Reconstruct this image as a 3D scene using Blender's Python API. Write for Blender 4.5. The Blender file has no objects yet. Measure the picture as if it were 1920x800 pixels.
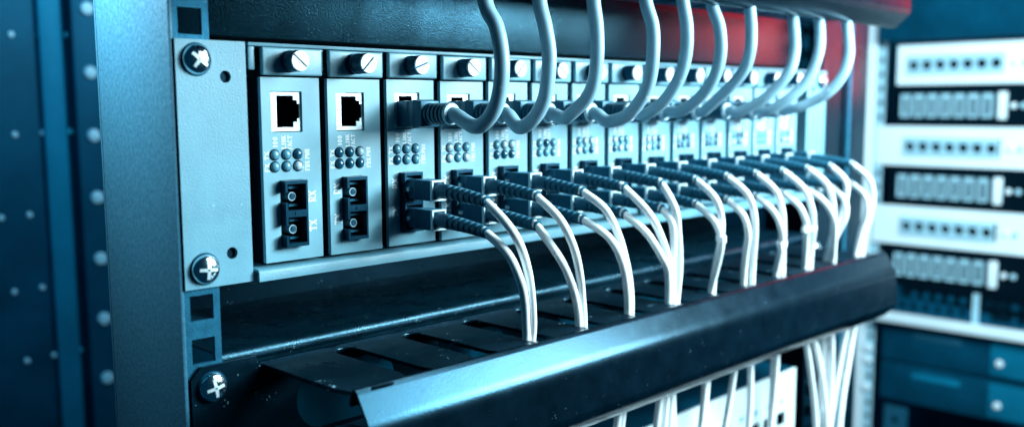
import bpy, bmesh, math, random
from mathutils import Vector, Matrix

random.seed(7)
S = 0.001                      # everything below is laid out in millimetres
sc = bpy.context.scene
col = sc.collection

# ------------------------------------------------------------------ camera
cam_d = bpy.data.cameras.new("camera")
cam = bpy.data.objects.new("camera", cam_d); col.objects.link(cam)
sc.camera = cam
YAW, PIT, ROL, FPX = 0.7966, 0.1214, -0.0030, 1784.6
CAM = Vector((-156.0, -314.63, 64.66))
fw = Vector((math.sin(YAW)*math.cos(PIT), math.cos(YAW)*math.cos(PIT), -math.sin(PIT)))
rt = Vector((math.cos(YAW), -math.sin(YAW), 0)); up = rt.cross(fw)
r2 = rt*math.cos(ROL)+up*math.sin(ROL); u2 = up*math.cos(ROL)-rt*math.sin(ROL)
m = Matrix.Identity(4)
for i in range(3):
    m[i][0] = r2[i]; m[i][1] = u2[i]; m[i][2] = -fw[i]; m[i][3] = CAM[i]*S
cam.matrix_world = m
cam_d.sensor_width = 36.0
cam_d.lens = FPX/1920*36.0
cam_d.shift_y = 16.8/1920
cam_d.clip_start = 0.01; cam_d.clip_end = 50
cam_d.dof.use_dof = True
cam_d.dof.focus_distance = 0.384
cam_d.dof.aperture_fstop = 6.4
cam_d.dof.aperture_blades = 0

# ------------------------------------------------------------------ world, lamps, exposure
w = bpy.data.worlds.new("World"); sc.world = w; w.use_nodes = True
bgn = w.node_tree.nodes["Background"]
bgn.inputs[0].default_value = (0.0, 0.065, 0.14, 1); bgn.inputs[1].default_value = 0.26

def area(name, loc, target, size, watt, color, size_y=None, spread=None):
    d = bpy.data.lights.new(name, 'AREA'); d.energy = watt; d.color = color
    d.shape = 'RECTANGLE'; d.size = size*S; d.size_y = (size_y or size)*S
    if spread: d.spread = math.radians(spread)
    o = bpy.data.objects.new(name, d); col.objects.link(o)
    o.location = Vector(loc)*S
    o.rotation_euler = (Vector(target)-Vector(loc)).to_track_quat('-Z', 'Y').to_euler()
    return o
area("key_lamp", (560, -480, 175), (240, -10, 30), 220, 6.6, (0.64, 0.91, 1.0), 150)
area("high_lamp", (560, -430, 275), (280, 0, 10), 200, 3.5, (0.66, 0.91, 1.0), 160)
area("front_fill", (340, -410, 215), (280, 0, 40), 220, 1.45, (0.64, 0.91, 1.0))  # fill light added to lift the middle and far cards
area("top_fill", (340, -430, 370), (120, -62, -38), 160, 0.5, (0.64, 0.91, 1.0))  # fill light added to brighten the near end of the sloping cover
area("side_lamp", (-58, 84, 186), (0, 38, 118), 50, 0.34, (0.76, 0.93, 1.0), spread=90)
area("second_rack_fill", (420, -260, 420), (915, 60, 0), 300, 6.0, (0.64, 0.90, 1.0))  # unseen area light brightening the second rack
area("rear_fill", (20, 120, 420), (140, 470, -20), 200, 1.6, (0.02, 0.5, 0.85))  # unseen blue area light brightening the far-left frame
area("red_bloom_fill", (640, -80, 140), (450, 12, 122), 110, 0.036, (1.0, 0.0, 0.004), 130, spread=70)  # added red light standing in for a lens bloom

sc.view_settings.view_transform = 'Standard'
sc.view_settings.look = 'None'
sc.view_settings.exposure = 0.22
sc.view_settings.gamma = 1.0
sc.view_settings.use_curve_mapping = False
sc.render.engine = 'CYCLES'
sc.cycles.use_denoising = True
sc.cycles.max_bounces = 8
sc.cycles.sample_clamp_indirect = 4.0

# ------------------------------------------------------------------ materials
def mat(name, base, rough=0.5, metal=0.0, spec=0.5, grain=0.0, gscale=1600, var=0.0, vscale=120,
        dust=0.0, dscale=900, coat=0.0, rvar=0.0, trans=0.0, tint=None, dcol=(0.25, 0.5, 0.6, 1)):
    mt = bpy.data.materials.new(name); mt.use_nodes = True
    nt = mt.node_tree; N = nt.nodes; L = nt.links
    b = N["Principled BSDF"]
    b.inputs["Base Color"].default_value = (*base, 1)
    b.inputs["Roughness"].default_value = rough
    b.inputs["Metallic"].default_value = metal
    b.inputs["Specular IOR Level"].default_value = spec
    b.inputs["Coat Weight"].default_value = coat
    b.inputs["Transmission Weight"].default_value = trans
    if tint: b.inputs["Specular Tint"].default_value = (*tint, 1)
    tc = N.new("ShaderNodeTexCoord")
    cur = None
    if var > 0:
        n = N.new("ShaderNodeTexNoise"); n.inputs["Scale"].default_value = vscale; n.inputs["Detail"].default_value = 6
        n.inputs["Roughness"].default_value = 0.62
        L.new(tc.outputs["Object"], n.inputs["Vector"])
        r = N.new("ShaderNodeValToRGB")
        r.color_ramp.elements[0].position = 0.3; r.color_ramp.elements[1].position = 0.7
        lo = tuple(max(0, c*(1-var)) for c in base); hi = tuple(min(1, c*(1+var)) for c in base)
        r.color_ramp.elements[0].color = (*lo, 1); r.color_ramp.elements[1].color = (*hi, 1)
        L.new(n.outputs["Fac"], r.inputs["Fac"]); cur = r.outputs["Color"]
        if rvar > 0:
            mr = N.new("ShaderNodeMapRange")
            mr.inputs["From Min"].default_value = 0.3; mr.inputs["From Max"].default_value = 0.7
            mr.inputs["To Min"].default_value = max(0.02, rough-rvar); mr.inputs["To Max"].default_value = min(1, rough+rvar)
            L.new(n.outputs["Fac"], mr.inputs["Value"]); L.new(mr.outputs["Result"], b.inputs["Roughness"])
    if dust > 0:
        v = N.new("ShaderNodeTexVoronoi"); v.inputs["Scale"].default_value = dscale
        L.new(tc.outputs["Object"], v.inputs["Vector"])
        n2 = N.new("ShaderNodeTexNoise"); n2.inputs["Scale"].default_value = dscale*0.21; n2.inputs["Detail"].default_value = 2
        L.new(tc.outputs["Object"], n2.inputs["Vector"])
        mr = N.new("ShaderNodeMapRange")       # speck radius follows a second noise, so specks differ and most cells stay clean
        mr.inputs["From Min"].default_value = 0.56; mr.inputs["From Max"].default_value = 0.80
        mr.inputs["To Min"].default_value = 0.0; mr.inputs["To Max"].default_value = 0.42
        L.new(n2.outputs["Fac"], mr.inputs["Value"])
        lt = N.new("ShaderNodeMath"); lt.operation = 'LESS_THAN'
        L.new(v.outputs["Distance"], lt.inputs[0]); L.new(mr.outputs["Result"], lt.inputs[1])
        mu = N.new("ShaderNodeMath"); mu.operation = 'MULTIPLY'; mu.inputs[1].default_value = dust
        L.new(lt.outputs[0], mu.inputs[0])
        mx = N.new("ShaderNodeMix"); mx.data_type = 'RGBA'
        mx.inputs["B"].default_value = dcol
        if cur: L.new(cur, mx.inputs["A"])
        else: mx.inputs["A"].default_value = (*base, 1)
        L.new(mu.outputs[0], mx.inputs["Factor"]); cur = mx.outputs["Result"]
    if cur: L.new(cur, b.inputs["Base Color"])
    if grain > 0:
        n = N.new("ShaderNodeTexNoise"); n.inputs["Scale"].default_value = gscale; n.inputs["Detail"].default_value = 3
        L.new(tc.outputs["Object"], n.inputs["Vector"])
        bp = N.new("ShaderNodeBump"); bp.inputs["Strength"].default_value = grain; bp.inputs["Distance"].default_value = 0.0003
        L.new(n.outputs["Fac"], bp.inputs["Height"]); L.new(bp.outputs["Normal"], b.inputs["Normal"])
    return mt

TB = (0.10, 0.60, 1.0)         # bluish light put into the specular tint of the dark materials
M = {
 'paint':   mat('grey_powder_coat', (0.14, 0.345, 0.44), 0.42, 0.0, 0.5, 0.35, 1500, 0.10, 60, 0.35, 420, rvar=0.06, dcol=(0.6, 0.8, 0.88, 1)),
 'card':    mat('card_front_paint', (0.205, 0.44, 0.535), 0.34, 0.0, 0.5, 0.18, 1700, 0.10, 45, 0.6, 300, rvar=0.06, dcol=(0.7, 0.86, 0.92, 1)),
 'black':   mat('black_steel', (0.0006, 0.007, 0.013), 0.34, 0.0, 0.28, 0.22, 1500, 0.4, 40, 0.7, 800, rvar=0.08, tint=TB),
 'panel':   mat('black_textured_panel', (0.0005, 0.010, 0.018), 0.21, 0.0, 0.6, 0.38, 1300, 0.5, 26, 0.25, 1300, rvar=0.02, tint=(0.18, 0.70, 1.0)),
 'cover':   mat('dark_cover_paint', (0.0004, 0.004, 0.008), 0.23, 0.0, 0.45, 0.10, 1100, 0.3, 90, 0.10, 700, rvar=0.025, tint=(0.16, 0.66, 1.0)),
 'post':    mat('post_steel', (0.026, 0.13, 0.205), 0.50, 0.0, 0.4, 0.22, 900, 0.15, 600, 0.12, 500, rvar=0.12, tint=(0.75, 0.95, 1.0)),
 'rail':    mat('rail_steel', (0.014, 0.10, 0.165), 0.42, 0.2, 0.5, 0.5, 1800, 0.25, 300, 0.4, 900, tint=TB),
 'chrome':  mat('chrome', (0.72, 0.90, 0.97), 0.14, 1.0, 0.5, 0.12, 500),
 'knob':    mat('knob_dark_metal', (0.002, 0.04, 0.075), 0.40, 0.0, 0.5, tint=TB),
 'silver':  mat('machined_silver', (0.97, 0.98, 0.99), 0.38, 0.0, 0.5, 0.05, 2500),
 'shield':  mat('tin_shield', (0.74, 0.86, 0.91), 0.34, 0.4, 0.5, 0.35, 700, 0.12, 200),
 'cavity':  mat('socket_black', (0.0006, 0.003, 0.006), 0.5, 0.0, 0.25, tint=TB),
 'sc':      mat('fibre_socket_plastic', (0.001, 0.018, 0.034), 0.32, 0.0, 0.5, 0.1, 900, 0.2, 250, tint=TB),
 'plug':    mat('connector_plastic', (0.014, 0.095, 0.15), 0.36, 0.0, 0.5, 0.08, 900, tint=TB),
 'boot':    mat('boot_rubber', (0.012, 0.09, 0.145), 0.40, 0.0, 0.6, 0.06, 900, tint=(0.4, 0.8, 1)),
 'rim':     mat('connector_rim', (0.66, 0.84, 0.90), 0.4),
 'lens':    mat('led_lens', (0.14, 0.40, 0.52), 0.10, 0.0, 0.6, coat=0.6),
 'lensd':   mat('led_lens_dark', (0.008, 0.11, 0.19), 0.10, 0.0, 0.6, coat=0.6),
 'lensw':   mat('led_lens_pale', (0.55, 0.74, 0.82), 0.12, 0.0, 0.6, coat=0.6),
 'clear':   mat('clear_plug', (0.015, 0.10, 0.16), 0.12, 0.0, 0.6, coat=0.5),
 'ink':     mat('white_print', (0.86, 0.93, 0.96), 0.55),
 'white':   mat('white_jacket', (0.92, 0.95, 0.96), 0.36, 0.0, 0.5, 0.05, 500, 0.03, 120),
 'grey':    mat('grey_jacket', (0.28, 0.47, 0.57), 0.32, 0.0, 0.5, 0.05, 400, 0.08, 60, 0.5, 260, dcol=(0.75, 0.88, 0.93, 1)),
 'collar':  mat('boot_collar', (0.55, 0.76, 0.85), 0.4),
 'shelf':   mat('shelf_steel', (0.001, 0.014, 0.025), 0.30, 0.0, 0.9, 0.5, 1500, 0.5, 70, 0.5, 800, rvar=0.08, tint=(0.3, 0.75, 1.0)),
 'light':   mat('pale_panel', (0.78, 0.89, 0.93), 0.45, 0.0, 0.5, 0.1, 900, 0.05, 30),
 'jackl':   mat('pale_jack', (0.36, 0.60, 0.70), 0.45, 0.0, 0.5, var=0.15, vscale=200),
 'navy':    mat('navy_panel', (0.001, 0.045, 0.085), 0.5, 0.0, 0.4, 0.1, 900, 0.3, 20, tint=TB),
 'blue':    mat('blue_plate', (0.003, 0.14, 0.24), 0.5, 0.0, 0.4, 0.1, 900, 0.2, 20, tint=TB),
 'wall':    mat('cabinet_wall', (0.001, 0.04, 0.075), 0.7, 0.0, 0.3, 0.1, 300, 0.35, 9, tint=TB),
}

# ------------------------------------------------------------------ mesh helpers
class MB:
    def __init__(s): s.bm = bmesh.new()
    def box(s, x0, x1, y0, y1, z0, z1, bev=0.0, seg=2, taper=None):
        vs = [s.bm.verts.new((x, y, z)) for x in (x0, x1) for y in (y0, y1) for z in (z0, z1)]
        fs = [(0,1,3,2),(4,6,7,5),(0,4,5,1),(2,3,7,6),(0,2,6,4),(1,5,7,3)]
        fs = [s.bm.faces.new([vs[i] for i in f]) for f in fs]
        if bev > 0:
            es = list({e for f in fs for e in f.edges})
            bmesh.ops.bevel(s.bm, geom=es, offset=bev, segments=seg, affect='EDGES', profile=0.6)
        return s
    def tube(s, pts, rads, n=12, caps=True):
        pts = [Vector(p) for p in pts]
        if not isinstance(rads, (list, tuple)): rads = [rads]*len(pts)
        t0 = (pts[1]-pts[0]).normalized()
        ref = Vector((0, 0, 1)) if abs(t0.z) < 0.9 else Vector((1, 0, 0))
        nrm = (ref - t0*ref.dot(t0)).normalized()
        rings = []
        for i, p in enumerate(pts):
            a = pts[max(0, i-1)]; b = pts[min(len(pts)-1, i+1)]
            t = (b-a)
            t = t.normalized() if t.length > 1e-9 else t0
            nrm = (nrm - t*nrm.dot(t)).normalized(); bn = t.cross(nrm)
            rings.append([s.bm.verts.new(p + (nrm*math.cos(2*math.pi*k/n)+bn*math.sin(2*math.pi*k/n))*rads[i]) for k in range(n)])
        for i in range(len(rings)-1):
            for k in range(n):
                s.bm.faces.new((rings[i][k], rings[i][(k+1)%n], rings[i+1][(k+1)%n], rings[i+1][k]))
        if caps:
            s.bm.faces.new(rings[0][::-1]); s.bm.faces.new(rings[-1])
        return s
    def sheet(s, outer, holes, t0, t1, plane='xz'):
        """flat plate with cut-outs: polygons in two axes, thickness t0..t1 along the third"""
        def P(a, b, t):
            return {'xz': (a, t, b), 'yz': (t, a, b), 'xy': (a, b, t)}[plane]
        tri = None
        tmp = bmesh.new(); es = []
        loops = []
        for lp in [outer]+holes:
            vv = [tmp.verts.new(P(a, b, 0)) for a, b in lp]
            loops.append(lp)
            for i in range(len(vv)): es.append(tmp.edges.new((vv[i], vv[(i+1) % len(vv)])))
        bmesh.ops.triangle_fill(tmp, use_beauty=True, use_dissolve=False, edges=es)
        tmp.verts.index_update()
        ax = {'xz': 1, 'yz': 0, 'xy': 2}[plane]
        for t in (t0, t1):
            mp = []
            for v in tmp.verts:
                c = list(v.co); c[ax] = t; mp.append(s.bm.verts.new(c))
            for f in tmp.faces: s.bm.faces.new([mp[v.index] for v in f.verts])
        tmp.free()
        for lp in loops:
            a = [s.bm.verts.new(P(x, y, t0)) for x, y in lp]; b = [s.bm.verts.new(P(x, y, t1)) for x, y in lp]
            k = len(lp)
            for i in range(k): s.bm.faces.new((a[i], a[(i+1) % k], b[(i+1) % k], b[i]))
        bmesh.ops.remove_doubles(s.bm, verts=s.bm.verts, dist=1e-4)
        return s
    def sweep_x(s, prof, x0, x1, th):
        """bent sheet: polyline profile in (y,z) with thickness th, run along x"""
        P = [Vector((0, y, z)) for y, z in prof]; n = len(P); off = []
        for i in range(n):
            a = P[max(0, i-1)]; b = P[min(n-1, i+1)]
            t = (b-a).normalized(); off.append(P[i]+Vector((0, -t.z, t.y))*th)
        loop = P+off[::-1]
        A = [s.bm.verts.new((x0, v.y, v.z)) for v in loop]; B = [s.bm.verts.new((x1, v.y, v.z)) for v in loop]
        k = len(loop)
        for i in range(k): s.bm.faces.new((A[i], A[(i+1) % k], B[(i+1) % k], B[i]))
        for i in range(n-1):
            s.bm.faces.new((A[i], A[i+1], A[k-2-i], A[k-1-i])); s.bm.faces.new((B[i], B[k-1-i], B[k-2-i], B[i+1]))
        return s
    def strokes(s, text, x, z, h, w, y, wt):
        """serif stroke lettering, reading upwards; (x,z) = lower right start of the line of text"""
        q = 0
        for ch in text:
            for (a, b, c, d, k) in GLYPH[ch]:
                p = Vector((a*w, b*h)); r = Vector((c*w, d*h)); t = (r-p)
                if t.length < 1e-6: continue
                t.normalize(); nn = Vector((-t.y, t.x))*wt*k*0.5; e = t*wt*0.22
                cs = [p-e+nn, p-e-nn, r+e-nn, r+e+nn]
                # rotate 90 degrees: advance goes up (z), letter height goes to -x
                s.bm.faces.new([s.bm.verts.new((x-cc.y, y-0.012*q, z+cc.x)) for cc in cs]); q = (q+1) % 6
            z += w*1.32 if ch not in '1I/' else w*0.98
        return s
    def mesh(s, name, smooth=35):
        bm = s.bm
        bmesh.ops.recalc_face_normals(bm, faces=bm.faces)
        for v in bm.verts: v.co *= S
        me = bpy.data.meshes.new(name); bm.to_mesh(me); bm.free()
        if smooth:
            for p in me.polygons: p.use_smooth = True
            me.set_sharp_from_angle(angle=math.radians(smooth))
        return me
    def build(s, name, mt, parent=None, smooth=35):
        me = s.mesh(name, smooth); me.materials.append(M[mt])
        o = bpy.data.objects.new(name, me); col.objects.link(o)
        if parent: o.parent = parent
        return o

# serif stroke alphabet in a unit box: x0,z0,x1,z1,weight
def arc(cx, cz, rx, rz, a0, a1, n=5):
    o = []
    for i in range(n):
        p = math.radians(a0+(a1-a0)*i/n); q = math.radians(a0+(a1-a0)*(i+1)/n)
        o.append((cx+rx*math.cos(p), cz+rz*math.sin(p), cx+rx*math.cos(q), cz+rz*math.sin(q), 1))
    return o
sf = lambda x, z, r=0.16: (x-r, z, x+r, z, 0.55)
GLYPH = {
 'T': [(0,1,1,1,.8),(.5,0,.5,1,1.1),sf(.5,0,.22),(0,1,0,.82,.6),(1,1,1,.82,.6)],
 'X': [(.08,1,.92,0,1.2),(.92,1,.08,0,.7),sf(.08,1),sf(.92,1),sf(.08,0),sf(.92,0)],
 'F': [(.18,0,.18,1,1.1),(.05,1,.95,1,.8),(.18,.52,.7,.52,.7),sf(.18,0,.2),(.95,1,.95,.8,.6)],
 'R': [(.18,0,.18,1,1.1),(.05,1,.6,1,.7),(.18,.5,.6,.5,.7)]+arc(.58,.75,.3,.25,90,-90)+[(.5,.5,.92,0,1.1),sf(.18,0,.2),sf(.92,0,.1)],
 'D': [(.18,0,.18,1,1.1),(.05,1,.5,1,.7),(.05,0,.5,0,.7)]+arc(.48,.5,.44,.5,90,-90),
 'P': [(.18,0,.18,1,1.1),(.05,1,.6,1,.7),(.18,.46,.6,.46,.7)]+arc(.58,.73,.32,.27,90,-90)+[sf(.18,0,.2)],
 'W': [(.02,1,.27,0,1.1),(.27,0,.5,.85,.7),(.5,.85,.75,0,1.1),(.75,0,.98,1,.7),sf(.02,1,.12),sf(.98,1,.12)],
 'L': [(.2,0,.2,1,1.1),(.05,0,.95,0,.8),sf(.2,1,.2),(.95,0,.95,.2,.6)],
 'I': [(.35,0,.35,1,1.1),sf(.35,0,.22),sf(.35,1,.22)],
 'N': [(.12,0,.12,1,.8),(.12,1,.88,0,1.1),(.88,0,.88,1,.8),sf(.12,0,.14),sf(.88,1,.14)],
 'K': [(.16,0,.16,1,1.1),(.16,.42,.88,1,.7),(.4,.6,.92,0,1.1),sf(.16,0),sf(.16,1),sf(.92,0,.1)],
 'A': [(.5,1,.08,0,.8),(.5,1,.92,0,1.1),(.25,.36,.76,.36,.7),sf(.08,0,.14),sf(.92,0,.14)],
 'C': arc(.52,.5,.42,.5,50,310,8),
 '/': [(.05,-.1,.65,1.1,.8)],
 '1': [(.38,0,.38,1,1.1),sf(.38,0,.24),(.38,1,.14,.84,.8)],
 '0': arc(.5,.5,.36,.5,0,360,10),
 ' ': [],
}

def empty(name, loc, label=None, cat=None, group=None):
    o = bpy.data.objects.new(name, None); col.objects.link(o)
    o.location = Vector(loc)*S; o.empty_display_size = 0.01
    return tag(o, label, cat, group)
def tag(o, label=None, cat=None, group=None, kind=None):
    if label: o["label"] = label
    if cat: o["category"] = cat
    if group: o["group"] = group
    if kind: o["kind"] = kind
    return o
def copy_tree(o, parent=None):
    c = o.copy(); col.objects.link(c); c.parent = parent
    for ch in [x for x in o.children]: copy_tree(ch, c)
    return c
def catmull(P, n=8):
    P = [Vector(p) for p in P]; P = [2*P[0]-P[1]]+P+[2*P[-1]-P[-2]]; out = []
    for i in range(1, len(P)-2):
        a, b, c, d = P[i-1:i+3]
        for k in range(n):
            t = k/n
            out.append(0.5*((2*b)+(c-a)*t+(2*a-5*b+4*c-d)*t*t+(3*b-a-3*c+d)*t**3))
    out.append(P[-2]); return out
def rrect(x0, x1, z0, z1, r, n=5):
    o = []
    for cx, cz, a in ((x1-r, z1-r, 0), (x0+r, z1-r, 90), (x0+r, z0+r, 180), (x1-r, z0+r, 270)):
        for k in range(n+1):
            t = math.radians(a+90*k/n); o.append((cx+r*math.cos(t), cz+r*math.sin(t)))
    return o
def circ(cx, cz, r, n=20): return [(cx+r*math.cos(2*math.pi*k/n), cz+r*math.sin(2*math.pi*k/n)) for k in range(n)]
def rect(x0, x1, z0, z1): return [(x0, z0), (x1, z0), (x1, z1), (x0, z1)]
ORD = ['first', 'second', 'third', 'fourth', 'fifth', 'sixth', 'seventh', 'eighth', 'ninth', 'tenth', 'eleventh', 'twelfth', 'thirteenth', 'fourteenth']

W, H = 482.6, 88.1
PITCH, X0 = 29.411, 33.0
slots = [64.2+34.3*k for k in range(12)]

# ------------------------------------------------------------------ setting
o = MB().box(-700, 1500, 900, 920, -700, 900).build('wall', 'wall'); tag(o, 'dark cabinet wall behind the racks', 'wall', kind='structure')
o = MB().box(1180, 1200, -900, 890, -700, 900).build('wall', 'wall'); tag(o, 'dark side wall behind the second rack', 'wall', kind='structure')

def grid_plate(xs, zs, skip, y0, y1, yz=False):
    b = MB(); keep = {}
    for i in range(len(xs)-1):
        for j in range(len(zs)-1):
            cx, cz = (xs[i]+xs[i+1])/2, (zs[j]+zs[j+1])/2
            keep[i, j] = not any(a < cx < bb and c < cz < d for a, bb, c, d in skip)
    V = {}
    def v(i, j, y):
        if (i, j, y) not in V: V[i, j, y] = b.bm.verts.new((xs[i], y, zs[j]))
        return V[i, j, y]
    for (i, j), k in keep.items():
        if not k: continue
        b.bm.faces.new((v(i,j,y0), v(i+1,j,y0), v(i+1,j+1,y0), v(i,j+1,y0)))
        b.bm.faces.new((v(i,j,y1), v(i,j+1,y1), v(i+1,j+1,y1), v(i+1,j,y1)))
        for di, dj, p, q in ((-1,0,(i,j),(i,j+1)), (1,0,(i+1,j),(i+1,j+1)), (0,-1,(i,j),(i+1,j)), (0,1,(i,j+1),(i+1,j+1))):
            if not keep.get((i+di, j+dj)):
                b.bm.faces.new((v(*p,y0), v(*q,y0), v(*q,y1), v(*p,y1)))
    if yz:
        for q in b.bm.verts: q.co = Vector((q.co.y, q.co.x, q.co.z))
    return b
def cuts(skip, x0, x1, z0, z1):
    xs = sorted({x0, x1, *[a for s_ in skip for a in s_[:2]]}); zs = sorted({z0, z1, *[a for s_ in skip for a in s_[2:]]})
    return xs, zs

# ------------------------------------------------------------------ rack posts
def hole_zs(lo, hi):
    out = []
    u = math.floor(lo/44.45)-1
    while u*44.45 < hi:
        for d in (6.35, 22.225, 38.1):
            z = u*44.45+d
            if lo+6 < z < hi-6: out.append(z)
        u += 1
    return out
zlo, zhi = -260, 240
L = empty('rack_post', (0, 2, zlo), 'speckled steel rack post with square holes beside the converter chassis, far left', 'rack post')
hz = [z-88.9+88.1 for z in hole_zs(zlo, zhi)]
sk = [(2.6, 11.6, z-zlo-4.6, z-zlo+4.6) for z in hz if 5 < z-zlo < zhi-zlo-5]
g = grid_plate(*cuts(sk, 0.2, 14.2, 0, zhi-zlo), sk, -0.3, 1.3)
g.build('flange', 'rail', L)
g = MB().box(-1.4, 0.15, -1.2, 58, 0, zhi-zlo, 0.5); g.build('web', 'post', L)
g = MB().box(-1.4, 9, 58.1, 59.6, 0, zhi-zlo, 0.4); g.build('rear_flange', 'post', L)
R = empty('rack_post', (W, 2, zlo), 'dark rack post with pale edge strip at right end of the chassis', 'rack post')
g = MB().sheet(rect(-14.2, 30, 0, zhi-zlo), [rrect(-11.6, -2.6, z-zlo-4.6, z-zlo+4.6, 0.8, 2) for z in hz if z-zlo+5 < zhi-zlo], -0.3, 1.3)
g.build('flange', 'black', R)
MB().box(30.2, 31.8, -2, 60, 0, zhi-zlo, 0.4).build('web', 'black', R)
MB().box(43, 47.5, 1, 5, 0, zhi-zlo, 1).build('edge_strip', 'rail', R)
MB().box(32, 84, 6, 8, 0, zhi-zlo, 0.5).build('side_plate', 'black', R)

# ------------------------------------------------------------------ screws
PAN = {}
def pan_mesh(r):
    """domed pan-head screw with raised pale arms for a lit cross, facing -y"""
    e = MB(); n = 80; rings = []
    prof = [(k/24, 3.3-1.15*(k/24/0.86)**2.6) for k in range(0, 22)]+[(0.915, 1.75), (0.955, 1.25), (0.985, 0.7), (1.0, 0.3), (1.0, 0.0)]
    for rr, hgt in prof:
        ring = []
        for k in range(n):
            a = 2*math.pi*k/n; u, v = rr*r*math.cos(a), rr*r*math.sin(a)
            d = 0
            for p, q in ((abs(u), abs(v)), (abs(v), abs(u))):
                if q < 0.10*r and p < 0.2*r: d = max(d, 0.5)
            ring.append(e.bm.verts.new((u, -(hgt-d), v)))
        rings.append(ring)
    for i in range(len(rings)-1):
        for k in range(n):
            e.bm.faces.new((rings[i][k], rings[i][(k+1) % n], rings[i+1][(k+1) % n], rings[i+1][k]))
    bmesh.ops.remove_doubles(e.bm, verts=e.bm.verts, dist=1e-3)
    me = e.mesh('screw', 38); me.materials.append(M['chrome'])
    w_ = MB().tube([(0, 0.02, 0), (0, -0.45, 0)], [r*1.10, r*1.05], 36).mesh('washer'); w_.materials.append(M['knob'])
    c_ = MB()  # raised pale arms stand in for the lit floors of the cross recess
    for k in range(4):
        ca, sa = math.cos(k*math.pi/2), math.sin(k*math.pi/2); vs = []
        for (u, wd, h0) in ((0.08*r, 0.12*r, 3.42), (0.64*r, 0.10*r, 2.98)):
            for v in (-wd, wd):
                for hh in (h0, h0-0.5): vs.append(c_.bm.verts.new((u*ca-v*sa, -hh, u*sa+v*ca)))
        for f in ((0,2,6,4),(1,5,7,3),(0,1,3,2),(4,6,7,5),(0,4,5,1),(2,3,7,6)): c_.bm.faces.new([vs[q] for q in f])
    c_ = c_.mesh('cross_highlight', 0); c_.materials.append(M['shield'])
    return me, w_, c_
def panhead(name, parent, x, z, y, rot, r=5.4):
    if r not in PAN: PAN[r] = pan_mesh(r)
    o = bpy.data.objects.new(name, PAN[r][0]); col.objects.link(o); o.parent = parent
    o.location = Vector((x, y, z))*S; o.rotation_euler = (0, math.radians(rot), 0)
    q = bpy.data.objects.new('washer', PAN[r][1]); col.objects.link(q); q.parent = o
    q = bpy.data.objects.new('cross_highlight', PAN[r][2]); col.objects.link(q); q.parent = o
    return o

# ------------------------------------------------------------------ converter chassis
ch = empty('converter_chassis', (0, 0, 0), 'pale grey rack chassis with screwed ears holding the row of converter cards', 'chassis')
EW = 27.3
for s_ in (0, 1):
    mir = (lambda x: x) if s_ == 0 else (lambda x: W-x)
    xs = sorted((mir(0.3), mir(EW)))
    hole = [circ(mir(19.0), 75.4, 2.2), circ(mir(19.0), 11.6, 2.2)]
    g = MB().sheet(rect(xs[0], xs[1], 0.1, H), hole, 0, 1.4)
    e = g.build('ear', 'paint', ch)
    fx = sorted((mir(EW-0.05), mir(EW-1.4)))
    MB().box(fx[0], fx[1], 1.42, 90, 0.3, H-0.2).build('side_wall', 'paint', ch)
    # dark plugs behind the small holes
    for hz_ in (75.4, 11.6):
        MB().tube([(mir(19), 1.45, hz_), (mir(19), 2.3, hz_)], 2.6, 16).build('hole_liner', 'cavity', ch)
    panhead('screw', ch, mir(8.0), H-6.9, -0.02, 38 if s_ == 0 else 10)
    panhead('screw', ch, mir(8.0), 7.0, -0.02, 4 if s_ == 0 else 70)
# lower lip: folded sheet
prof = [(14, 4.9), (0.6, 4.5), (-1.2, 4.2), (-1.9, 3.8), (-2.2, 3.1), (-2.2, -0.2)]
g = MB().sweep_x(prof, 28.6, W-28.6, 0.9); g.build('lip', 'paint', ch, 40)
# upper rail with its teeth between the cards
MB().box(28.2, W-28.2, -0.6, 0.9, 86.75, 88.1, 0.35).build('top_rail', 'paint', ch)
MB().box(28.2, W-28.2, 1.0, 90, 87.0, 88.0).build('top_plate', 'paint', ch)
MB().box(28.2, W-28.2, 14.1, 90, 0.0, 1.0).build('floor_plate', 'paint', ch)
MB().box(28.2, W-28.2, 88, 89, 1.1, 86.9).build('back_plate', 'black', ch)
tooth = MB().box(0, 2.6, 0.2, 1.2, 78.2, 86.7, 0.5).mesh('tooth'); tooth.materials.append(M['paint'])
for k in range(15):
    o = bpy.data.objects.new('tooth', tooth); col.objects.link(o); o.parent = ch
    o.location = Vector((X0+k*PITCH-3.9, 0, 0))*S if k else Vector((28.6, 0, 0))*S

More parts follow.
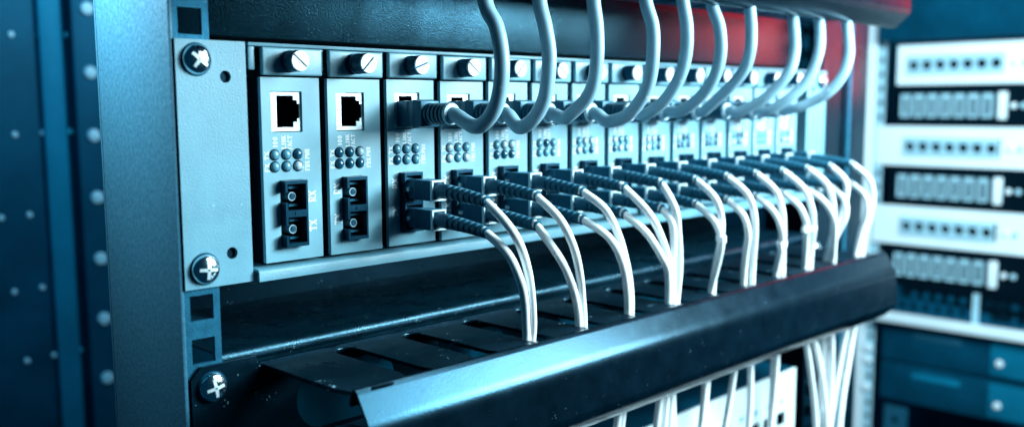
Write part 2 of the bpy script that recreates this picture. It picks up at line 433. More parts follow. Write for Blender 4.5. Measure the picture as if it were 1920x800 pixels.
# ------------------------------------------------------------------ converter cards
RJ = (4.1, 17.7, 55.1, 70.4)
def make_card(scx, text_right):
    c = empty('converter_card', (0, 0, 0))
    skip = [RJ, (scx, scx+10.1, 11.5, 37.0)]
    xs, zs = cuts(skip, 0.0, 25.6, 6.0, 75.6)
    f = grid_plate(xs, zs, skip, 0, 1.9)
    bmesh.ops.bevel(f.bm, geom=[e for e in f.bm.edges if e.is_manifold and len(e.link_faces) == 2 and e.calc_face_angle(0) > 1.0 and all(v.co.y < 0.1 for v in e.verts)], offset=0.28, segments=2, affect='EDGES')
    f.build('faceplate', 'card', c)
    MB().box(0.3, 1.3, 1.95, 70, 6.1, 75.5).build('side_plate', 'black', c)  # black puts the shade of the card gap into the plate colour
    # thumb-screw bracket
    MB().box(-0.2, 26.0, -2.2, -0.05, 76.3, 86.5, 0.75, 3).build('bracket', 'card', c)
    # network socket
    sk = [(7.0, 14.4, 56.9, 68.9), (14.3, 16.1, 58.9, 67.2), (16.0, 17.1, 60.2, 65.8)]
    xs, zs = cuts(sk, 4.5, 17.5, 55.45, 70.1)
    s_ = grid_plate(xs, zs, sk, 0.9, 1.5).build('network_socket', 'shield', c)
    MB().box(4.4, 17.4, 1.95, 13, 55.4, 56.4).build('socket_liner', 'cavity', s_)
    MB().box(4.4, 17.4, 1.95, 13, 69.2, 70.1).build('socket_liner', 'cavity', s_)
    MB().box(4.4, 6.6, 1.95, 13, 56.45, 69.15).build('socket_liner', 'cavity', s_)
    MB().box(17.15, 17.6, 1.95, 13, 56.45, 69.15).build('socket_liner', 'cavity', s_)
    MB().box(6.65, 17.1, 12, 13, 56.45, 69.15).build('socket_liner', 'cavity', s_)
    for k in range(8):
        MB().tube([(7.3, 3.0, 58.4+k*1.27), (8.6, 6.0, 58.4+k*1.27), (10.4, 11.5, 58.4+k*1.27)], 0.22, 6).build('contact', 'sc', s_)
    # indicator lamps
    lens = []
    for j, z in enumerate((46.7, 42.2)):
        for i, x in enumerate((4.9, 9.95, 15.0)):
            b = MB()
            n = 20; r = 1.72; pr = [(1.0, 0.05), (1.0, 0.5), (0.93, 0.85), (0.74, 1.2), (0.42, 1.45), (0.0, 1.55)]
            rings = [[b.bm.verts.new((x+q*r*math.cos(2*math.pi*k/n), -hh, z+q*r*math.sin(2*math.pi*k/n))) for k in range(n)] for q, hh in pr]
            for p in range(len(rings)-1):
                for k in range(n): b.bm.faces.new((rings[p][k], rings[p][(k+1) % n], rings[p+1][(k+1) % n], rings[p+1][k]))
            bmesh.ops.remove_doubles(b.bm, verts=b.bm.verts, dist=1e-3)
            lm = b.build('indicator_lamp', 'lens', c, 60)
            MB().tube([(x, 0.0, z), (x, -0.18, z)], 2.2, 20).build('bezel', 'cavity', lm)
            lens.append(lm)
    # printing
    t = MB()
    wt = 0.44
    t.strokes('100', 6.2, 49.5, 1.75, 1.15, -0.06, wt)
    t.strokes('LINK', 9.9, 48.9, 1.7, 1.05, -0.06, wt)
    t.strokes('/ACT', 12.6, 48.6, 1.75, 1.1, -0.06, wt)
    t.strokes('TX', 2.5, 45.0, 1.75, 1.25, -0.06, wt)
    t.strokes('FX', 2.5, 40.5, 1.75, 1.25, -0.06, wt)
    t.strokes('FDX', 20.2, 40.2, 1.8, 1.0, -0.06, wt)
    t.strokes('PWR', 20.2, 44.7, 1.8, 1.0, -0.06, wt)
    tx = 22.6 if text_right else 5.0
    if text_right:
        t.strokes('RX', tx, 28.0, 3.0, 1.75, -0.06, 0.6); t.strokes('TX', tx+.1, 16.6, 3.0, 1.75, -0.06, 0.6)
    else:
        t.strokes('RX', tx, 30.3, 3.0, 1.8, -0.06, 0.6); t.strokes('TX', tx+.1, 18.1, 3.0, 1.8, -0.06, 0.6)
    t.build('printed_text', 'ink', c, 0)
    # duplex fibre socket
    sk = [(scx+1.1, scx+9.2, 25.6, 35.6), (scx+1.1, scx+9.2, 13.0, 23.0), (scx-1, scx+1.2, 28.7, 32.5), (scx-1, scx+1.2, 16.1, 19.9), (scx+3.9, scx+4.3, 23.6, 25.0)]
    xs, zs = cuts([s2 for s2 in sk], scx+0.1, scx+10.0, 11.6, 36.9)
    xs = [x for x in xs if scx <= x <= scx+10.1]
    hs = grid_plate(xs, zs, sk, -3.7, 1.0).build('fibre_socket', 'sc', c)
    MB().box(scx+0.1, scx+10.0, 1.05, 10, 11.6, 12.8).build('socket_liner', 'sc', hs)
    MB().box(scx+0.1, scx+10.0, 1.05, 10, 23.1, 25.5).build('socket_liner', 'sc', hs)
    MB().box(scx+0.1, scx+10.0, 1.05, 10, 35.7, 36.9).build('socket_liner', 'sc', hs)
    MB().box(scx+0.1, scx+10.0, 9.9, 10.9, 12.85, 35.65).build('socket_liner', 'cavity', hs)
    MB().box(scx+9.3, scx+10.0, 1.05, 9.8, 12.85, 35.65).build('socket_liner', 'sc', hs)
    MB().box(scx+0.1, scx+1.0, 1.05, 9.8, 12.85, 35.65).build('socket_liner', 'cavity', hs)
    for zc in (30.6, 18.0):
        cx = scx+5.0
        b = MB(); n = 24
        ri, ro = 1.4, 1.7
        rr = []
        for (r_, y_) in ((ri, 9), (ri, -0.4), (ro, -0.4), (ro, 9)):
            rr.append([b.bm.verts.new((cx+r_*math.cos(2*math.pi*k/n), y_, zc+r_*math.sin(2*math.pi*k/n))) for k in range(n)])
        for p in range(3):
            for k in range(n): b.bm.faces.new((rr[p][k], rr[p][(k+1) % n], rr[p+1][(k+1) % n], rr[p+1][k]))
        b.build('sleeve', 'jackl', hs)
        for dz in (-3.4, 3.4):
            MB().box(cx-1.2, cx+3.4, 0.0, 8, zc+dz-0.45, zc+dz+0.45).build('latch_arm', 'plug', hs)
    return c, lens

def thumb_screw(card, ang, pulled):
    yb = -2.2-(2.6 if pulled else 0.15)
    k = bpy.data.objects.new('thumb_screw', None)
    # knurled knob
    b = MB(); n = 72; x, z = 0, 0
    rings = []
    for r_, y_, kn in ((3.5, yb, 0), (4.1, yb-0.3, 0), (4.1, yb-0.9, 0), (3.75, yb-1.0, 0), (3.95, yb-1.2, 1), (3.95, yb-6.3, 1), (3.7, yb-6.6, 0), (0, yb-6.6, 0)):
        rings.append([b.bm.verts.new(((r_-(0.22 if kn and q % 2 else 0))*math.cos(2*math.pi*q/n), y_, (r_-(0.22 if kn and q % 2 else 0))*math.sin(2*math.pi*q/n))) for q in range(n)])
    for p in range(len(rings)-1):
        for q in range(n): b.bm.faces.new((rings[p][q], rings[p][(q+1) % n], rings[p+1][(q+1) % n], rings[p+1][q]))
    bmesh.ops.remove_doubles(b.bm, verts=b.bm.verts, dist=1e-4)
    kb = b.build('thumb_screw', 'knob', card, 20)
    kb.location = Vector((11.3, 0, 81.5))*S
    # face split by the screwdriver slot into two half discs
    for sgn in (1, -1):
        b = MB(); pts = []
        a0 = math.asin(0.40/3.72)
        for q in range(19):
            a = a0+(math.pi-2*a0)*q/18; pts.append((3.72*math.cos(a), sgn*3.72*math.sin(a)))
        ca = math.radians(ang)
        pts = [(u*math.cos(ca)-v*math.sin(ca), u*math.sin(ca)+v*math.cos(ca)) for u, v in pts]
        b.sheet(pts, [], yb-7.5, yb-6.62); b.build('face', 'silver', kb)
    if pulled:
        MB().tube([(0, -2.25, 0), (0, yb+0.05, 0)], 3.0, 24).build('collar', 'chrome', kb)
        MB().tube([(0, -2.22, 0), (0, -2.9, 0)], 4.2, 28).build('flange', 'knob', kb)
    return kb

card_a, _ = make_card(6.8, True)
card_b, _ = make_card(5.9, False)
cards = []
notes = ['leftmost converter card, both sockets empty, its RX and TX printed right of the fibre socket',
         'second converter card from left, sockets empty, its thumb screw standing out on a bright collar']
angs = [-40, 45, 20, -38, 48, -35, 30, -50, 25, -40, 40, -20, 35, -45]
vr = random.Random(3)
b_used = False
for i in range(14):
    if i == 0: c = card_a
    elif not b_used: c = card_b; b_used = True
    else: c = copy_tree(card_b)
    cards.append(c)
for i, c in enumerate(cards):
    c.location = Vector((X0+i*PITCH, vr.uniform(-0.15, 0.15), vr.uniform(-0.2, 0.2)))*S
    if i < 2: lab = notes[i]
    elif i < 13: lab = '%s converter card from the left, white fibre cables in both fibre sockets' % ORD[i]
    else: lab = 'last converter card on the right, next to the right ear'
    tag(c, lab, 'converter card', 'converter cards in the chassis')
    thumb_screw(c, angs[i], i == 1)
    lm = [x for x in c.children if x.name.startswith('indicator_lamp')]
    for l_ in lm:
        q = vr.random()
        if i == 0: q = {0: .5, 1: .5, 2: .1, 3: .5, 4: .5, 5: .95}[lm.index(l_)]
        if i == 1: q = {0: .1, 1: .12, 2: .8, 3: .1, 4: .12, 5: .1}[lm.index(l_)]
        kind = 'lensd' if q < 0.35 else ('lens' if q < 0.78 else 'lensw')
        l_.material_slots[0].link = 'OBJECT'; l_.material_slots[0].material = M[kind]

# ------------------------------------------------------------------ blank panel above, shelf below
bp_ = empty('blank_panel', (14, 12, 90.8), 'dark grained blank panel above the converter chassis', 'panel')
MB().box(-12.5, 477, 0, 2, 0, 80, 0.5).build('plate', 'panel', bp_)
MB().box(-1, 456, 2.1, 80, 0.2, 1.4).build('lower_fold', 'black', bp_)
sh = empty('rack_shelf', (13, 3.6, -26), 'dark steel shelf plate with bright rounded front edge under the chassis', 'shelf')
prof = [(74, 1.0), (3.0, 0.5), (1.4, 0.3)]+[(1.4+2.6*math.sin(-a*math.pi/8), -2.3+2.6*math.cos(a*math.pi/8)) for a in range(1, 8)]+[(0.6, -5.1), (0.6, -9)]
MB().sweep_x(prof, 0, 456, 0.9).build('plate', 'shelf', sh, 40)
MB().box(14, 456, 74.2, 76, 0, 20).build('rear_fold', 'black', sh)

# ------------------------------------------------------------------ cable managers
def cable_manager(dz, label, full):
    cm = empty('cable_manager', (0, 0, dz), label, 'cable manager')
    # back panel with oblong openings
    holes = []
    x = 44.5
    while x < 440:
        holes.append(rrect(x, x+50, -63.5 if full else -57, -38, 12.7 if full else 9, 8)); x += 68.6
    outer = [(0.9, -92 if full else -58), (W-0.9, -92 if full else -58), (W-0.9, -33), (W-5, -28.6), (W-27.5, -28.6), (W-28, -31.2), (28, -31.2), (27.4, -28.6), (5, -28.6), (0.9, -33)]
    MB().sheet(outer, holes, 0.1, 1.4).build('back_panel', 'black', cm)
    for xx in (8.9, W-8.9):
        panhead('screw', cm, xx, -36.6, 0.05, 80)
        if full: pass
    # combs: a strip with round slot ends, and one finger between every two slots
    edge = 30.2
    for zc, nm in ((-33.0, 'upper'), (-65.5, 'lower')):
        pts = [(edge, 0.0), (edge, -6.6)]
        for s_ in slots:
            if s_ > 440: break
            for k in range(9):
                a = math.pi-math.pi*k/8; pts.append((s_+5.2*math.cos(a), -6.6+5.2*math.sin(a)))
        pts += [(W-edge, -6.6), (W-edge, 0.0)]
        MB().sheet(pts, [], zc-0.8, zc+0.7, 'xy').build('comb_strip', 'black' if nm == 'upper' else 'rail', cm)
        if nm == 'upper':  # half-ring tubes added at the slot ends to catch highlights
            if 'lip_mesh' not in PAN:
                PAN['lip_mesh'] = MB().tube([(5.1*math.cos(math.pi*k/12), 5.1*math.sin(math.pi*k/12), 0) for k in range(13)], 0.45, 8).mesh('slot_highlight')
                PAN['lip_mesh'].materials.append(M['shelf'])
            for s_ in slots:
                if s_ > 440: break
                o = bpy.data.objects.new('slot_highlight', PAN['lip_mesh']); col.objects.link(o); o.parent = cm
                o.location = Vector((s_, -6.6, zc+0.45))*S
        xs = [edge]+[v for s_ in slots if s_ < 440 for v in (s_-5.2, s_+5.2)]+[W-edge]
        for k in range(0, len(xs), 2):
            a, b = xs[k], xs[k+1]
            g = MB()
            if b-a > 12:
                pl = [(a, -6.65), (a, -46), (a+3.2, -57.6), (b-3.2, -57.6), (b, -46), (b, -6.65)]
            else: pl = [(a, -6.65), (a, -57.6), (b, -57.6), (b, -6.65)]
            g.sheet(pl, [], zc-0.8, zc+0.7, 'xy')
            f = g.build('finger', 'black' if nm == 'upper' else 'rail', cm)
            MB().box(a+3.2, b-3.2, -58.6, -57.65, zc-3.2, zc+0.5).build('finger_hook', 'black', f)
    if full: MB().box(30, W-30, 30, 31, -92, -27).build('dim_backing', 'blue', cm)  # plate added to dim what shows through the oblong openings
    # front cover: bent sheet
    prof = [(-57.6, -36.4), (-58.4, -32.2), (-59.0, -31.2), (-59.9, -31.2)]
    prof += [(-60.4, -31.7), (-60.8, -32.3), (-65.0, -38.9), (-65.4, -39.5), (-66.0, -40.6), (-66.5, -41.7), (-66.9, -42.9), (-67.2, -44.2), (-67.35, -45.4), (-67.45, -46.4), (-68.8, -61.0), (-68.9, -61.6), (-68.7, -63.4), (-67.9, -65.0), (-61.0, -71.3), (-59.8, -72.0), (-58.6, -71.9)]
    prof = [(y+1.2, z) for y, z in prof[::-1]]
    MB().sweep_x(prof, 29.6, W-29.6, 1.2).build('front_cover', 'cover', cm, 40)
    # hinge clip on the cover's back edge
    for xx in (36, W-50):
        g = MB(); g.box(xx, xx+9, -60.7, -59.3, -30.9, -30.0, 0.3); g.box(xx+.8, xx+8.2, -57.5, -55.5, -31.6, -30.6, 0.3)
        g.build('hinge_clip', 'cover', cm)
    return cm
cm1 = cable_manager(0, 'black cable manager below the chassis, its long sloping cover crossing the foreground', True)
cm2 = cable_manager(186, 'dark cable manager above the chassis, seen from below at the top edge', False)

# ------------------------------------------------------------------ grey network cables, cards 3..12
YZ = [
 [(-41.1,56.9),(-47.2,58.3),(-53.1,64.5),(-56.7,74.5),(-56.7,84.5),(-53.9,94.6),(-48.2,105.0)],
 [(-37.6,55.9),(-45.2,59.0),(-51.2,66.6),(-54.1,75.1),(-54.6,85.7),(-52.6,96.3),(-48.8,107.1)],
 [(-36.5,59.3),(-41.6,61.6),(-49.1,67.8),(-53.5,75.6),(-55.1,86.8),(-54.7,97.9),(-53.2,109.0)],
 [(-36.3,58.0),(-40.6,57.7),(-49.7,60.7),(-57.0,67.8),(-61.3,76.0),(-63.1,87.5),(-62.3,99.1),(-58.3,110.8)],
 [(-35.6,60.4),(-41.6,62.4),(-49.2,68.0),(-56.6,77.8),(-59.9,88.7),(-60.2,100.9),(-57.8,113.1)],
 [(-38.4,62.3),(-49.2,69.4),(-56.6,78.4),(-59.9,89.8),(-59.0,102.6),(-54.8,113.0)],
 [(-40.2,68.0),(-48.9,75.0),(-55.8,83.3),(-58.9,92.8),(-58.9,102.6),(-58.0,113.0)],
 [(-34.5,60.8),(-46.0,66.6),(-52.7,72.9),(-59.2,82.5),(-59.7,93.1),(-57.3,105.3),(-53.5,114.6)],
 [(-37.1,61.5),(-46.3,67.5),(-52.3,74.0),(-57.1,83.2),(-59.0,94.2),(-57.8,102.7),(-54.6,113.8)],
 [(-38.1,63.0),(-46.5,66.6),(-55.6,72.5),(-61.5,81.9),(-63.0,92.3),(-61.0,102.0),(-57.0,113.7)]]
def rj_plug_parts():
    me = {}
    b = MB(); b.box(-4.9, 5.1, -9.4, 6, -5.4, 5.4, 0.3); b.box(5.15, 6.2, -8.5, -1, -2.6, 2.6, 0.2)
    me['plug'] = (b.mesh('plug'), 'clear')
    b = MB(); b.box(-5.4, 5.9, -14.6, -9.5, -5.9, 5.9, 0.7, 2)
    vs = [v for v in b.bm.verts if v.co.y < -13]
    for v in vs: v.co.x *= 0.9; v.co.z *= 0.9
    me['boot'] = (b.mesh('boot'), 'boot')
    pts, rr = [(0.2, -14.4, 0)], [4.3]
    for k in range(5):
        y = -15.0-k*2.3
        for dy, r_ in ((0, 4.55), (-1.3, 4.5), (-1.35, 3.7), (-2.25, 3.7)):
            pts.append((0.2, y+dy, 0)); rr.append(r_-0.04*k)
    me['strain_relief'] = (MB().tube(pts, rr, 24).mesh('strain_relief', 30), 'boot')
    me['collar'] = (MB().tube([(0.2, -26.45, 0), (0.2, -26.6, 0), (0.2, -28.0, 0), (0.2, -28.3, 0)], [4.0, 4.5, 4.4, 3.6], 24).mesh('collar', 30), 'collar')
    for m_, k in me.values(): m_.materials.append(M[k])
    return me
rjp = rj_plug_parts()
cr = random.Random(11)
for k in range(10):
    i = k+2
    drift = 22.0 if k >= 7 else 0.0
    cx, cz = X0+i*PITCH+10.9, 61.6
    c = empty('network_cable', (cx, 0, cz), 'grey network cable looping up from the %s card from left' % ORD[i], 'network cable', 'grey network cables along the top')
    for nm, (me_, _) in rjp.items():
        o = bpy.data.objects.new(nm, me_); col.objects.link(o); o.parent = c
    pts = [(0.2, -27.5, 0), (0.2, -31, -0.9+0.9*(YZ[k][0][1] > 60))]
    for q, (y, z) in enumerate(YZ[k]): pts.append((cr.uniform(-.5, .5)-0.4+drift*q/6, y, z-cz))
    y, z = YZ[k][-1]
    pts += [(drift+0.2, y+3.0, 130-cz), (drift+0.5, y*0.5-22, 155-cz), (drift+0.5, -43, 215-cz)]
    MB().tube(catmull(pts, 7), 3.0, 18).build('jacket', 'grey', c, 60)

# ------------------------------------------------------------------ white fibre cables, cards 3..14
def sc_parts():
    me = {}
    b = MB(); b.box(-3.4, 3.4, -6.6, 6, -3.9, 3.9, 0.3); b.box(-4.1, -3.45, -5.6, -3.9, -0.8, 0.8, 0.1)
    me['nose'] = (b.mesh('nose'), 'plug')
    b = MB(); b.box(-1.0, 1.0, -5.9, -4.2, -0.75, 0.75, 0.15)
    for v in b.bm.verts: v.co.x -= 3.75
    me['key'] = (b.mesh('key'), 'rim')
    b = MB(); b.box(-3.55, 3.55, -18.6, -6.65, -4.05, 4.05, 0.3)
    y = -8.4
    while y > -18:
        b.box(-3.74, 3.74, y-0.75, y, -4.24, 4.24, 0.12, 1); y -= 1.35
    me['grip'] = (b.mesh('grip'), 'plug')
    fr = [(-3.05, 3.05, -3.55, 3.55)]
    xs, zs = cuts(fr, -3.78, 3.78, -4.28, 4.28)
    me['rim'] = (grid_plate(xs, zs, fr, -19.6, -18.3).mesh('rim'), 'rim')
    pts, rr = [(0, -18.62, 0), (0, -24.5, -0.15)], [3.2, 3.15]
    n = 7
    for k in range(n):
        y = -25.0-k*3.2
        for dy, d in ((0, 0), (-2.0, -0.04), (-2.08, -0.75), (-3.1, -0.78)):
            yy = y+dy; t = (-yy-18.6)/29.5
            pts.append((0, yy, -2.7*t**1.6)); rr.append(3.3-0.85*t+d)
    pts.append((0, -47.6, -2.65)); rr.append(2.5); pts.append((0, -48.2, -2.75)); rr.append(2.1)
    me['boot'] = (MB().tube(pts, rr, 22).mesh('boot', 28), 'boot')
    for m_, k in me.values(): m_.materials.append(M[k])
    return me
scp = sc_parts()
TRACE = {                       # offsets from each card's fibre socket axis
 (2,0): [(0,-47.3,27.1),(2.0,-57.0,19.3),(7.1,-58.9,10.8),(13.8,-56.9,-0.7),(20.4,-52.7,-13.1),(25.6,-48.5,-25.5),(27.6,-46.0,-35.2)],
 (2,1): [(0,-48.7,16.6),(2.5,-56.4,7.9),(8.5,-57.0,-2.2),(15.7,-53.0,-12.4),(21.8,-48.1,-25.0),(24.3,-46.0,-34.6)],
 (3,0): [(0,-46.8,28.2),(3.3,-56.9,18.7),(11.3,-57.3,7.0),(20.7,-52.9,-5.8),(28.7,-47.8,-19.3),(32.0,-46.0,-34.4)],
 (3,1): [(0,-46.7,15.2),(4.5,-53.4,4.9),(14.5,-51.2,-5.3),(24.6,-47.6,-18.8),(29.1,-46.0,-33.9)],
 (4,0): [(0,-48.3,29.5),(3.8,-56.3,20.7),(13.0,-56.2,9.6),(24.0,-52.4,-4.1),(33.2,-48.4,-19.2),(37.0,-46.0,-33.9)],
 (4,1): [(0,-48.4,16.2),(5.4,-57.1,8.3),(17.4,-55.0,-3.0),(29.4,-49.4,-18.5),(34.9,-46.0,-34.8)],
 (5,0): [(0,-47.3,27.5),(6.6,-56.6,15.8),(21.2,-54.0,1.7),(35.8,-48.3,-13.6),(42.4,-46.0,-33.5)],
 (5,1): [(0,-47.0,14.9),(6.0,-55.2,7.3),(19.2,-54.9,-5.6),(32.3,-49.5,-15.6),(38.3,-46.0,-32.9)],
 (6,0): [(0,-47.1,26.8),(2.5,-53.3,15.9),(7.9,-51.9,2.4),(13.3,-49.2,-14.3),(15.8,-46.0,-33.9)],
 (6,1): [(0,-47.0,15.1),(1.9,-51.7,10.0),(6.1,-50.5,-0.2),(10.2,-47.5,-14.1),(12.1,-46.0,-33.4)]}
GENERIC = {0: [(0,-47.5,28),(.1,-57,19),(.35,-57.3,7.5),(.65,-53,-5.5),(.9,-48,-19.5),(1,-46,-34)],
           1: [(0,-47.5,15.8),(.1,-55.5,8),(.35,-56,-2.5),(.65,-51.5,-13.5),(.9,-47.5,-25),(1,-46,-34)]}
slot_of = {2: 132.8, 3: 167.1, 4: 201.4, 5: 235.7, 6: 235.7, 7: 270.0, 8: 304.3, 9: 338.6, 10: 372.9, 11: 407.2, 12: 407.2, 13: 441.5}
fr_ = random.Random(5)
fib = {}
for i in range(2, 14):
    for s_, (zc, nm) in enumerate(((30.2, 'upper'), (18.0, 'lower'))):
        cx = X0+i*PITCH+10.95
        dz = fr_.uniform(-0.5, 0.5)
        c = empty('fibre_cable', (cx, 0, zc), 'white fibre cable in the %s fibre socket of the %s card from left' % (nm, ORD[i]), 'fibre cable', 'white fibre cables')
        for n_, (me_, _) in scp.items():
            o = bpy.data.objects.new(n_, me_); col.objects.link(o); o.parent = c
        if (i, s_) in TRACE:
            base = [Vector(p)-Vector((0, 0, zc)) for p in TRACE[i, s_]]
        else:
            xe = slot_of[i]-cx+(-2.0 if s_ == 0 else -5.0)+(-1.3 if i == 11 else (1.6 if i == 12 else 0))
            xe += fr_.uniform(-1.8, 1.8)
            oy = fr_.uniform(-3.5, -0.5)+(4.5 if i == 12 else 0)
            jy, jz = fr_.uniform(-3, 1), fr_.uniform(-1.2, 1.2)
            base = [Vector((xe*w_, y_+oy*w_+jy*4*w_*(1-w_), z_-zc+jz*4*w_*(1-w_))) for w_, y_, z_ in GENERIC[s_]]
        base[0] = Vector((0, -47.0, -2.6))
        end = base[-1]
        lx, ly = fr_.uniform(-6, 6), fr_.uniform(-4, 4)
        base += [end+Vector((lx*.2, 0.8, -24)), end+Vector((lx*.8, 2+ly*.5, -62)), end+Vector((lx+fr_.uniform(-4, 4), 4+ly, -105)), end+Vector((lx+fr_.uniform(-9, 9), 5+ly*2, -185))]
        if i >= 10:                       # the last cables gather into one bunch under the cover
            for q, t in ((-3, 0.35), (-2, 0.65), (-1, 0.8)): base[q].x += (418-cx-base[q].x)*t
        pts = catmull([Vector((0, -44.5, -2.2))]+base, 6)
        MB().tube(pts, 1.80, 14).build('jacket', 'white', c, 60)
        fib[i, s_] = [Vector((cx, 0, zc))+p for p in pts]

# white cable ties round some of the fibre pairs
def tie(i, z, label, r=3.0):
    ps = []
    for s_ in (0, 1):
        L_ = fib[i, s_]
        ps.append(min(L_[14:], key=lambda p: abs(p.z-z)))
    mid = (ps[0]+ps[1])/2; half = (ps[0]-ps[1]).length/2
    e = empty('cable_tie', mid, label, 'cable tie')
    a = (ps[0]-ps[1]); a.z = 0; a = a.normalized() if a.length > .1 else Vector((1, 0, 0)); bvec = Vector((-a.y, a.x, 0))
    g = MB(); n = 20; rows = []
    for r_, zz in ((2.05, -1.2), (2.05, 1.2), (2.65, 1.2), (2.65, -1.2)):
        ring = []
        for k in range(n):
            t = 2*math.pi*k/n
            ring.append(g.bm.verts.new(a*((half+r_)*math.cos(t))+bvec*(r_*math.sin(t))+Vector((0, 0, zz))))
        rows.append(ring)
    for p in range(4):
        for k in range(n): g.bm.faces.new((rows[p][k], rows[p][(k+1) % n], rows[(p+1) % 4][(k+1) % n], rows[(p+1) % 4][k]))
    g.build('strap', 'white', e)
    h = MB().box(-1.5, 1.5, -1.3, 1.3, -1.7, 1.7, 0.4).build('lock_head', 'white', e)
    h.location = (a*-(half+3.4)+bvec*-0.6)*S
tie(7, -2, 'white cable tie holding the pair of the eighth card')
tie(9, -12, 'white cable tie holding the pair of the tenth card')
tie(10, -6, 'white cable tie holding the pair of the eleventh card')

# ------------------------------------------------------------------ pale unit under the cable manager
lo = empty('pale_switch', (20, 2, -170), 'pale switch with a row of dark ports below the cable manager cover', 'switch')
skp = [(270+q*17.5, 270+q*17.5+12.5, 12, 22) for q in range(9)]
xs, zs = cuts(skp, 0, 436, 0, 50)
grid_plate(xs, zs, skp, 0, 1.5).build('front', 'light', lo)
MB().box(0, 436, 1.6, 220, 48.6, 50.0).build('top_cover', 'navy', lo)
MB().box(0, 436, 14, 16, 0, 48).build('port_backing', 'cavity', lo)
for q in range(9):
    MB().tube([(276.5+q*17.5, -0.1, 30), (276.5+q*17.5, -0.8, 30)], 2.0, 14).build('port_lamp', 'jackl', lo)

# ------------------------------------------------------------------ second rack at right, facing the first one
X2 = 915
rk = empty('rack_post', (X2, 150, -420), 'blurred pale rack post with holes at left of the second rack', 'rack post')
hz2 = [q*15.9+10 for q in range(46)]
sk = [(-5.4, 0.2, q-2.8, q+2.8) for q in hz2]
grid_plate(*cuts(sk, -7.5, 2.6, 0, 740), sk, -0.5, 1.2, True).build('flange', 'jackl', rk)
MB().box(-1, 1.5, 3.0, 16, 0, 740, 0.5).build('edge', 'light', rk)
MB().box(1.6, 60, 15, 18, 0, 740).build('web', 'navy', rk)
MB().box(1.5, 3, -7.5, 3, 0, 740).build('backing', 'cavity', rk)
for q in (-184, -217, -231, -264):
    b = MB().tube([(-0.6, -1.0, q+420), (-3, -1.0, q+420), (-3.4, -1.0, q+420)], [4.2, 3.8, 2.0], 16).build('screw', 'light', rk)
ZT = 130.6; U = 44.45
YL, YR = 134.0, -340.0
def jack_row(parent, mt, z, y0, n, pitch, w_, h_, back, ins=2.0, rnd=False):
    for q in range(n):
        y = y0-q*pitch
        fr = [(y-w_*0.5+ins, y+w_*0.5-ins, z-h_*0.5+2.2, z+h_*0.5-4.2)]
        b = MB()
        b.sheet(rect(y-w_/2, y+w_/2, z-h_/2, z+h_/2), [circ(y, z-0.5, w_/2-ins, 14) if rnd else rect(*fr[0])], -3.0, 0, 'yz')
        j = b.build('jack', mt, parent)
        MB().box(-0.2, 0, y-w_/2+1.9, y+w_/2-1.9, z-h_/2+2.1, z+h_/2-4.1).build('opening', back, j)
labels = ['pale patch panel, topmost in the second rack', 'black patch panel with pale jacks, just below the topmost pale panel',
          'pale patch panel, second pale one from the top of the second rack', 'black patch panel with pale jacks between the two lower pale panels',
          'pale patch panel, lowest of the three in the second rack', 'black patch panel with hanging pale jacks above the vented panel']
for q in range(6):
    zt = ZT-q*U
    p = empty('patch_panel', (X2, 0, zt-U), labels[q], 'patch panel', 'patch panels in the second rack')
    pale = q % 2 == 0
    yl = YL if q != 0 else 129
    if q in (2, 4): yl = 150
    if pale:
        MB().sheet(rect(YR, yl, 0.6, U-0.6), [rect(18-q*0.6, 119, 12, 32), rect(-125, -24, 12, 32)], -1.5, 0.3, 'yz').build('plate', 'light', p)
        for (ya, yb) in ((18-q*.6, 119), (-125, -24)):
            MB().box(7.5, 9, ya, yb, 12, 32).build('recess', 'cavity', p)
            jack_row(p, 'jackl', 22, yb-8, 7, 14.2, 13.4, 20, 'cavity', 1.5, True)
    else:
        MB().box(0.0, 2, YR, yl, 0.6, U-0.6).build('plate', 'cavity', p)
        for yb in (124, -24):
            jack_row(p, 'jackl', 22, yb-6, 8, 14.3, 9.6, 25, 'cavity', 2.2)
            MB().box(-6.0, -0.1, yb-111, yb-103.5, 8, 36, 0.6).build('end_block', 'light', p)
    for yy in (6.4, -3.0):
        MB().tube([(-1.6, yy, 22), (-3.6, yy, 22), (-4, yy, 22)], [3.0, 2.8, 1.6], 16).build('screw', 'light' if yy > 5 else 'jackl', p)
v = empty('vent_panel', (X2, 0, -181), 'dark vented panel with pale bottom flange in the second rack', 'vent panel')
hol = [circ(112-q*13.2, zz, 3.7, 12) for q in range(9) if abs(112-q*13.2-31) > 6 for zz in (34, 20)] + [circ(20-q*13.2, zz, 3.7, 12) for q in range(6) for zz in (34, 20)]
MB().sheet(rect(YR, 120, 12, 44), hol, -1, 0.6, 'yz').build('plate', 'navy', v)
MB().box(2, 3, YR, 120, 12, 44).build('backing', 'cavity', v)
MB().box(-14, 0, YR, 137, 1.5, 11, 0.8).build('flange', 'light', v)
MB().box(-4, -1.1, 29, 35, 11.1, 44).build('divider', 'jackl', v)
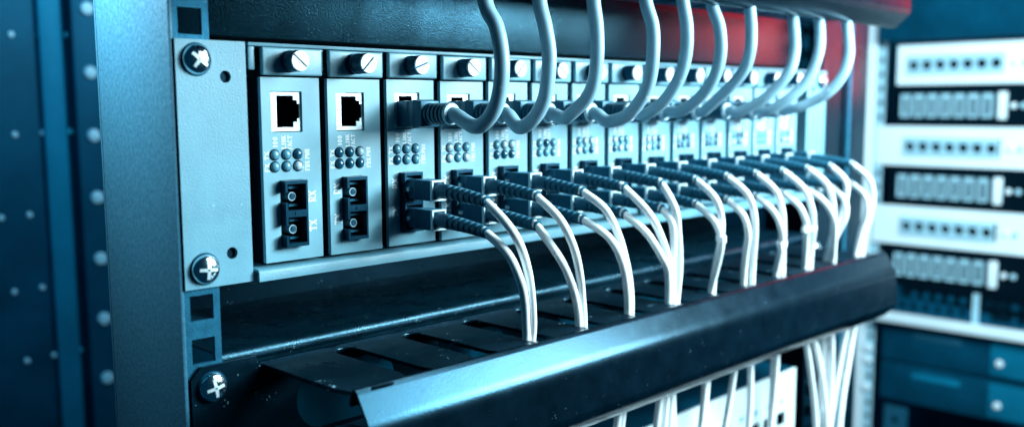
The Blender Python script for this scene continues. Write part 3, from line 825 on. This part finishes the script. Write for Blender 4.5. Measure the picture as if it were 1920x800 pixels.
for q in range(2):
    d = empty('server_unit', (X2, 0, -226-q*46), ('upper' if q == 0 else 'lower')+' dark blue server front with label strip in the second rack', 'server')
    MB().box(-3, 0, YR, 132, 0.6, 44, 0.8).build('front', 'navy', d)
    MB().box(-4.2, -3.05, 44, 96, 29, 36, 0.4).build('label_strip', 'blue' if q else 'rail', d)
    MB().box(-4.5, -3.05, -120, 14, 4, 41, 0.5).build('plate', 'blue', d)
    MB().tube([(-4.55, 4.4, 18), (-6.2, 4.4, 18), (-6.6, 4.4, 18)], [3.8, 3.6, 2.0], 16).build('screw', 'light', d)
hd = empty('rack_header', (X2-8, 0, 134), 'dark navy header board above the topmost patch panel', 'header')
MB().box(-2, 4, YR, 148, 0.6, 90, 1).build('board', 'navy', hd)
MB().box(-3.2, -2.05, 10, 60, 44, 52, 0.3).build('label_strip', 'rail', hd)
bk = empty('foot_bracket', (X2-6, 110, -330), 'pale foot bracket with a hole low in the second rack', 'bracket')
MB().sheet(rect(-12, 14, 0, 52), [circ(2, 36, 4, 14)], -1, 1, 'yz').build('plate', 'rail', bk)

# ------------------------------------------------------------------ blurred frame seen past the post at far left
rf = empty('rear_frame', (161, 470, -330), 'blurred steel frame with a column of pale discs for soft light spots, far left', 'rack frame')
MB().box(-12, 14, 0, 12, 0, 660, 1).build('upright', 'navy', rf)
MB().box(-34, -16, 10, 15.5, 0, 660, 2.6).build('upright', 'blue', rf)
MB().box(-230, 60, 16, 20, 0, 660, 1).build('rear_sheet', 'navy', rf)
for q in range(10):
    z = 42+(q-4)*50.4+330
    MB().tube([(0, -0.05, z), (0, -2.5, z), (0, -3.4, z)], [5.4, 4.8, 2.6], 18).build('spot_disc', 'jackl', rf)  # pale discs stand in for blurred light spots
for j, (z, xo) in enumerate(((122, 128), (45, 126), (-18.6, 133), (-78, 139), (-135, 145))):
    for q in range(4):
        xx = xo+22.5-q*21.0-161
        MB().tube([(xx, 15.95, z+330-q*0.6), (xx, 14.4, z+330-q*0.6), (xx, 13.8, z+330-q*.6)], [2.4, 2.2, 1.3], 14).build('spot_dot', 'jackl', rf)  # smaller discs for the fainter light spots
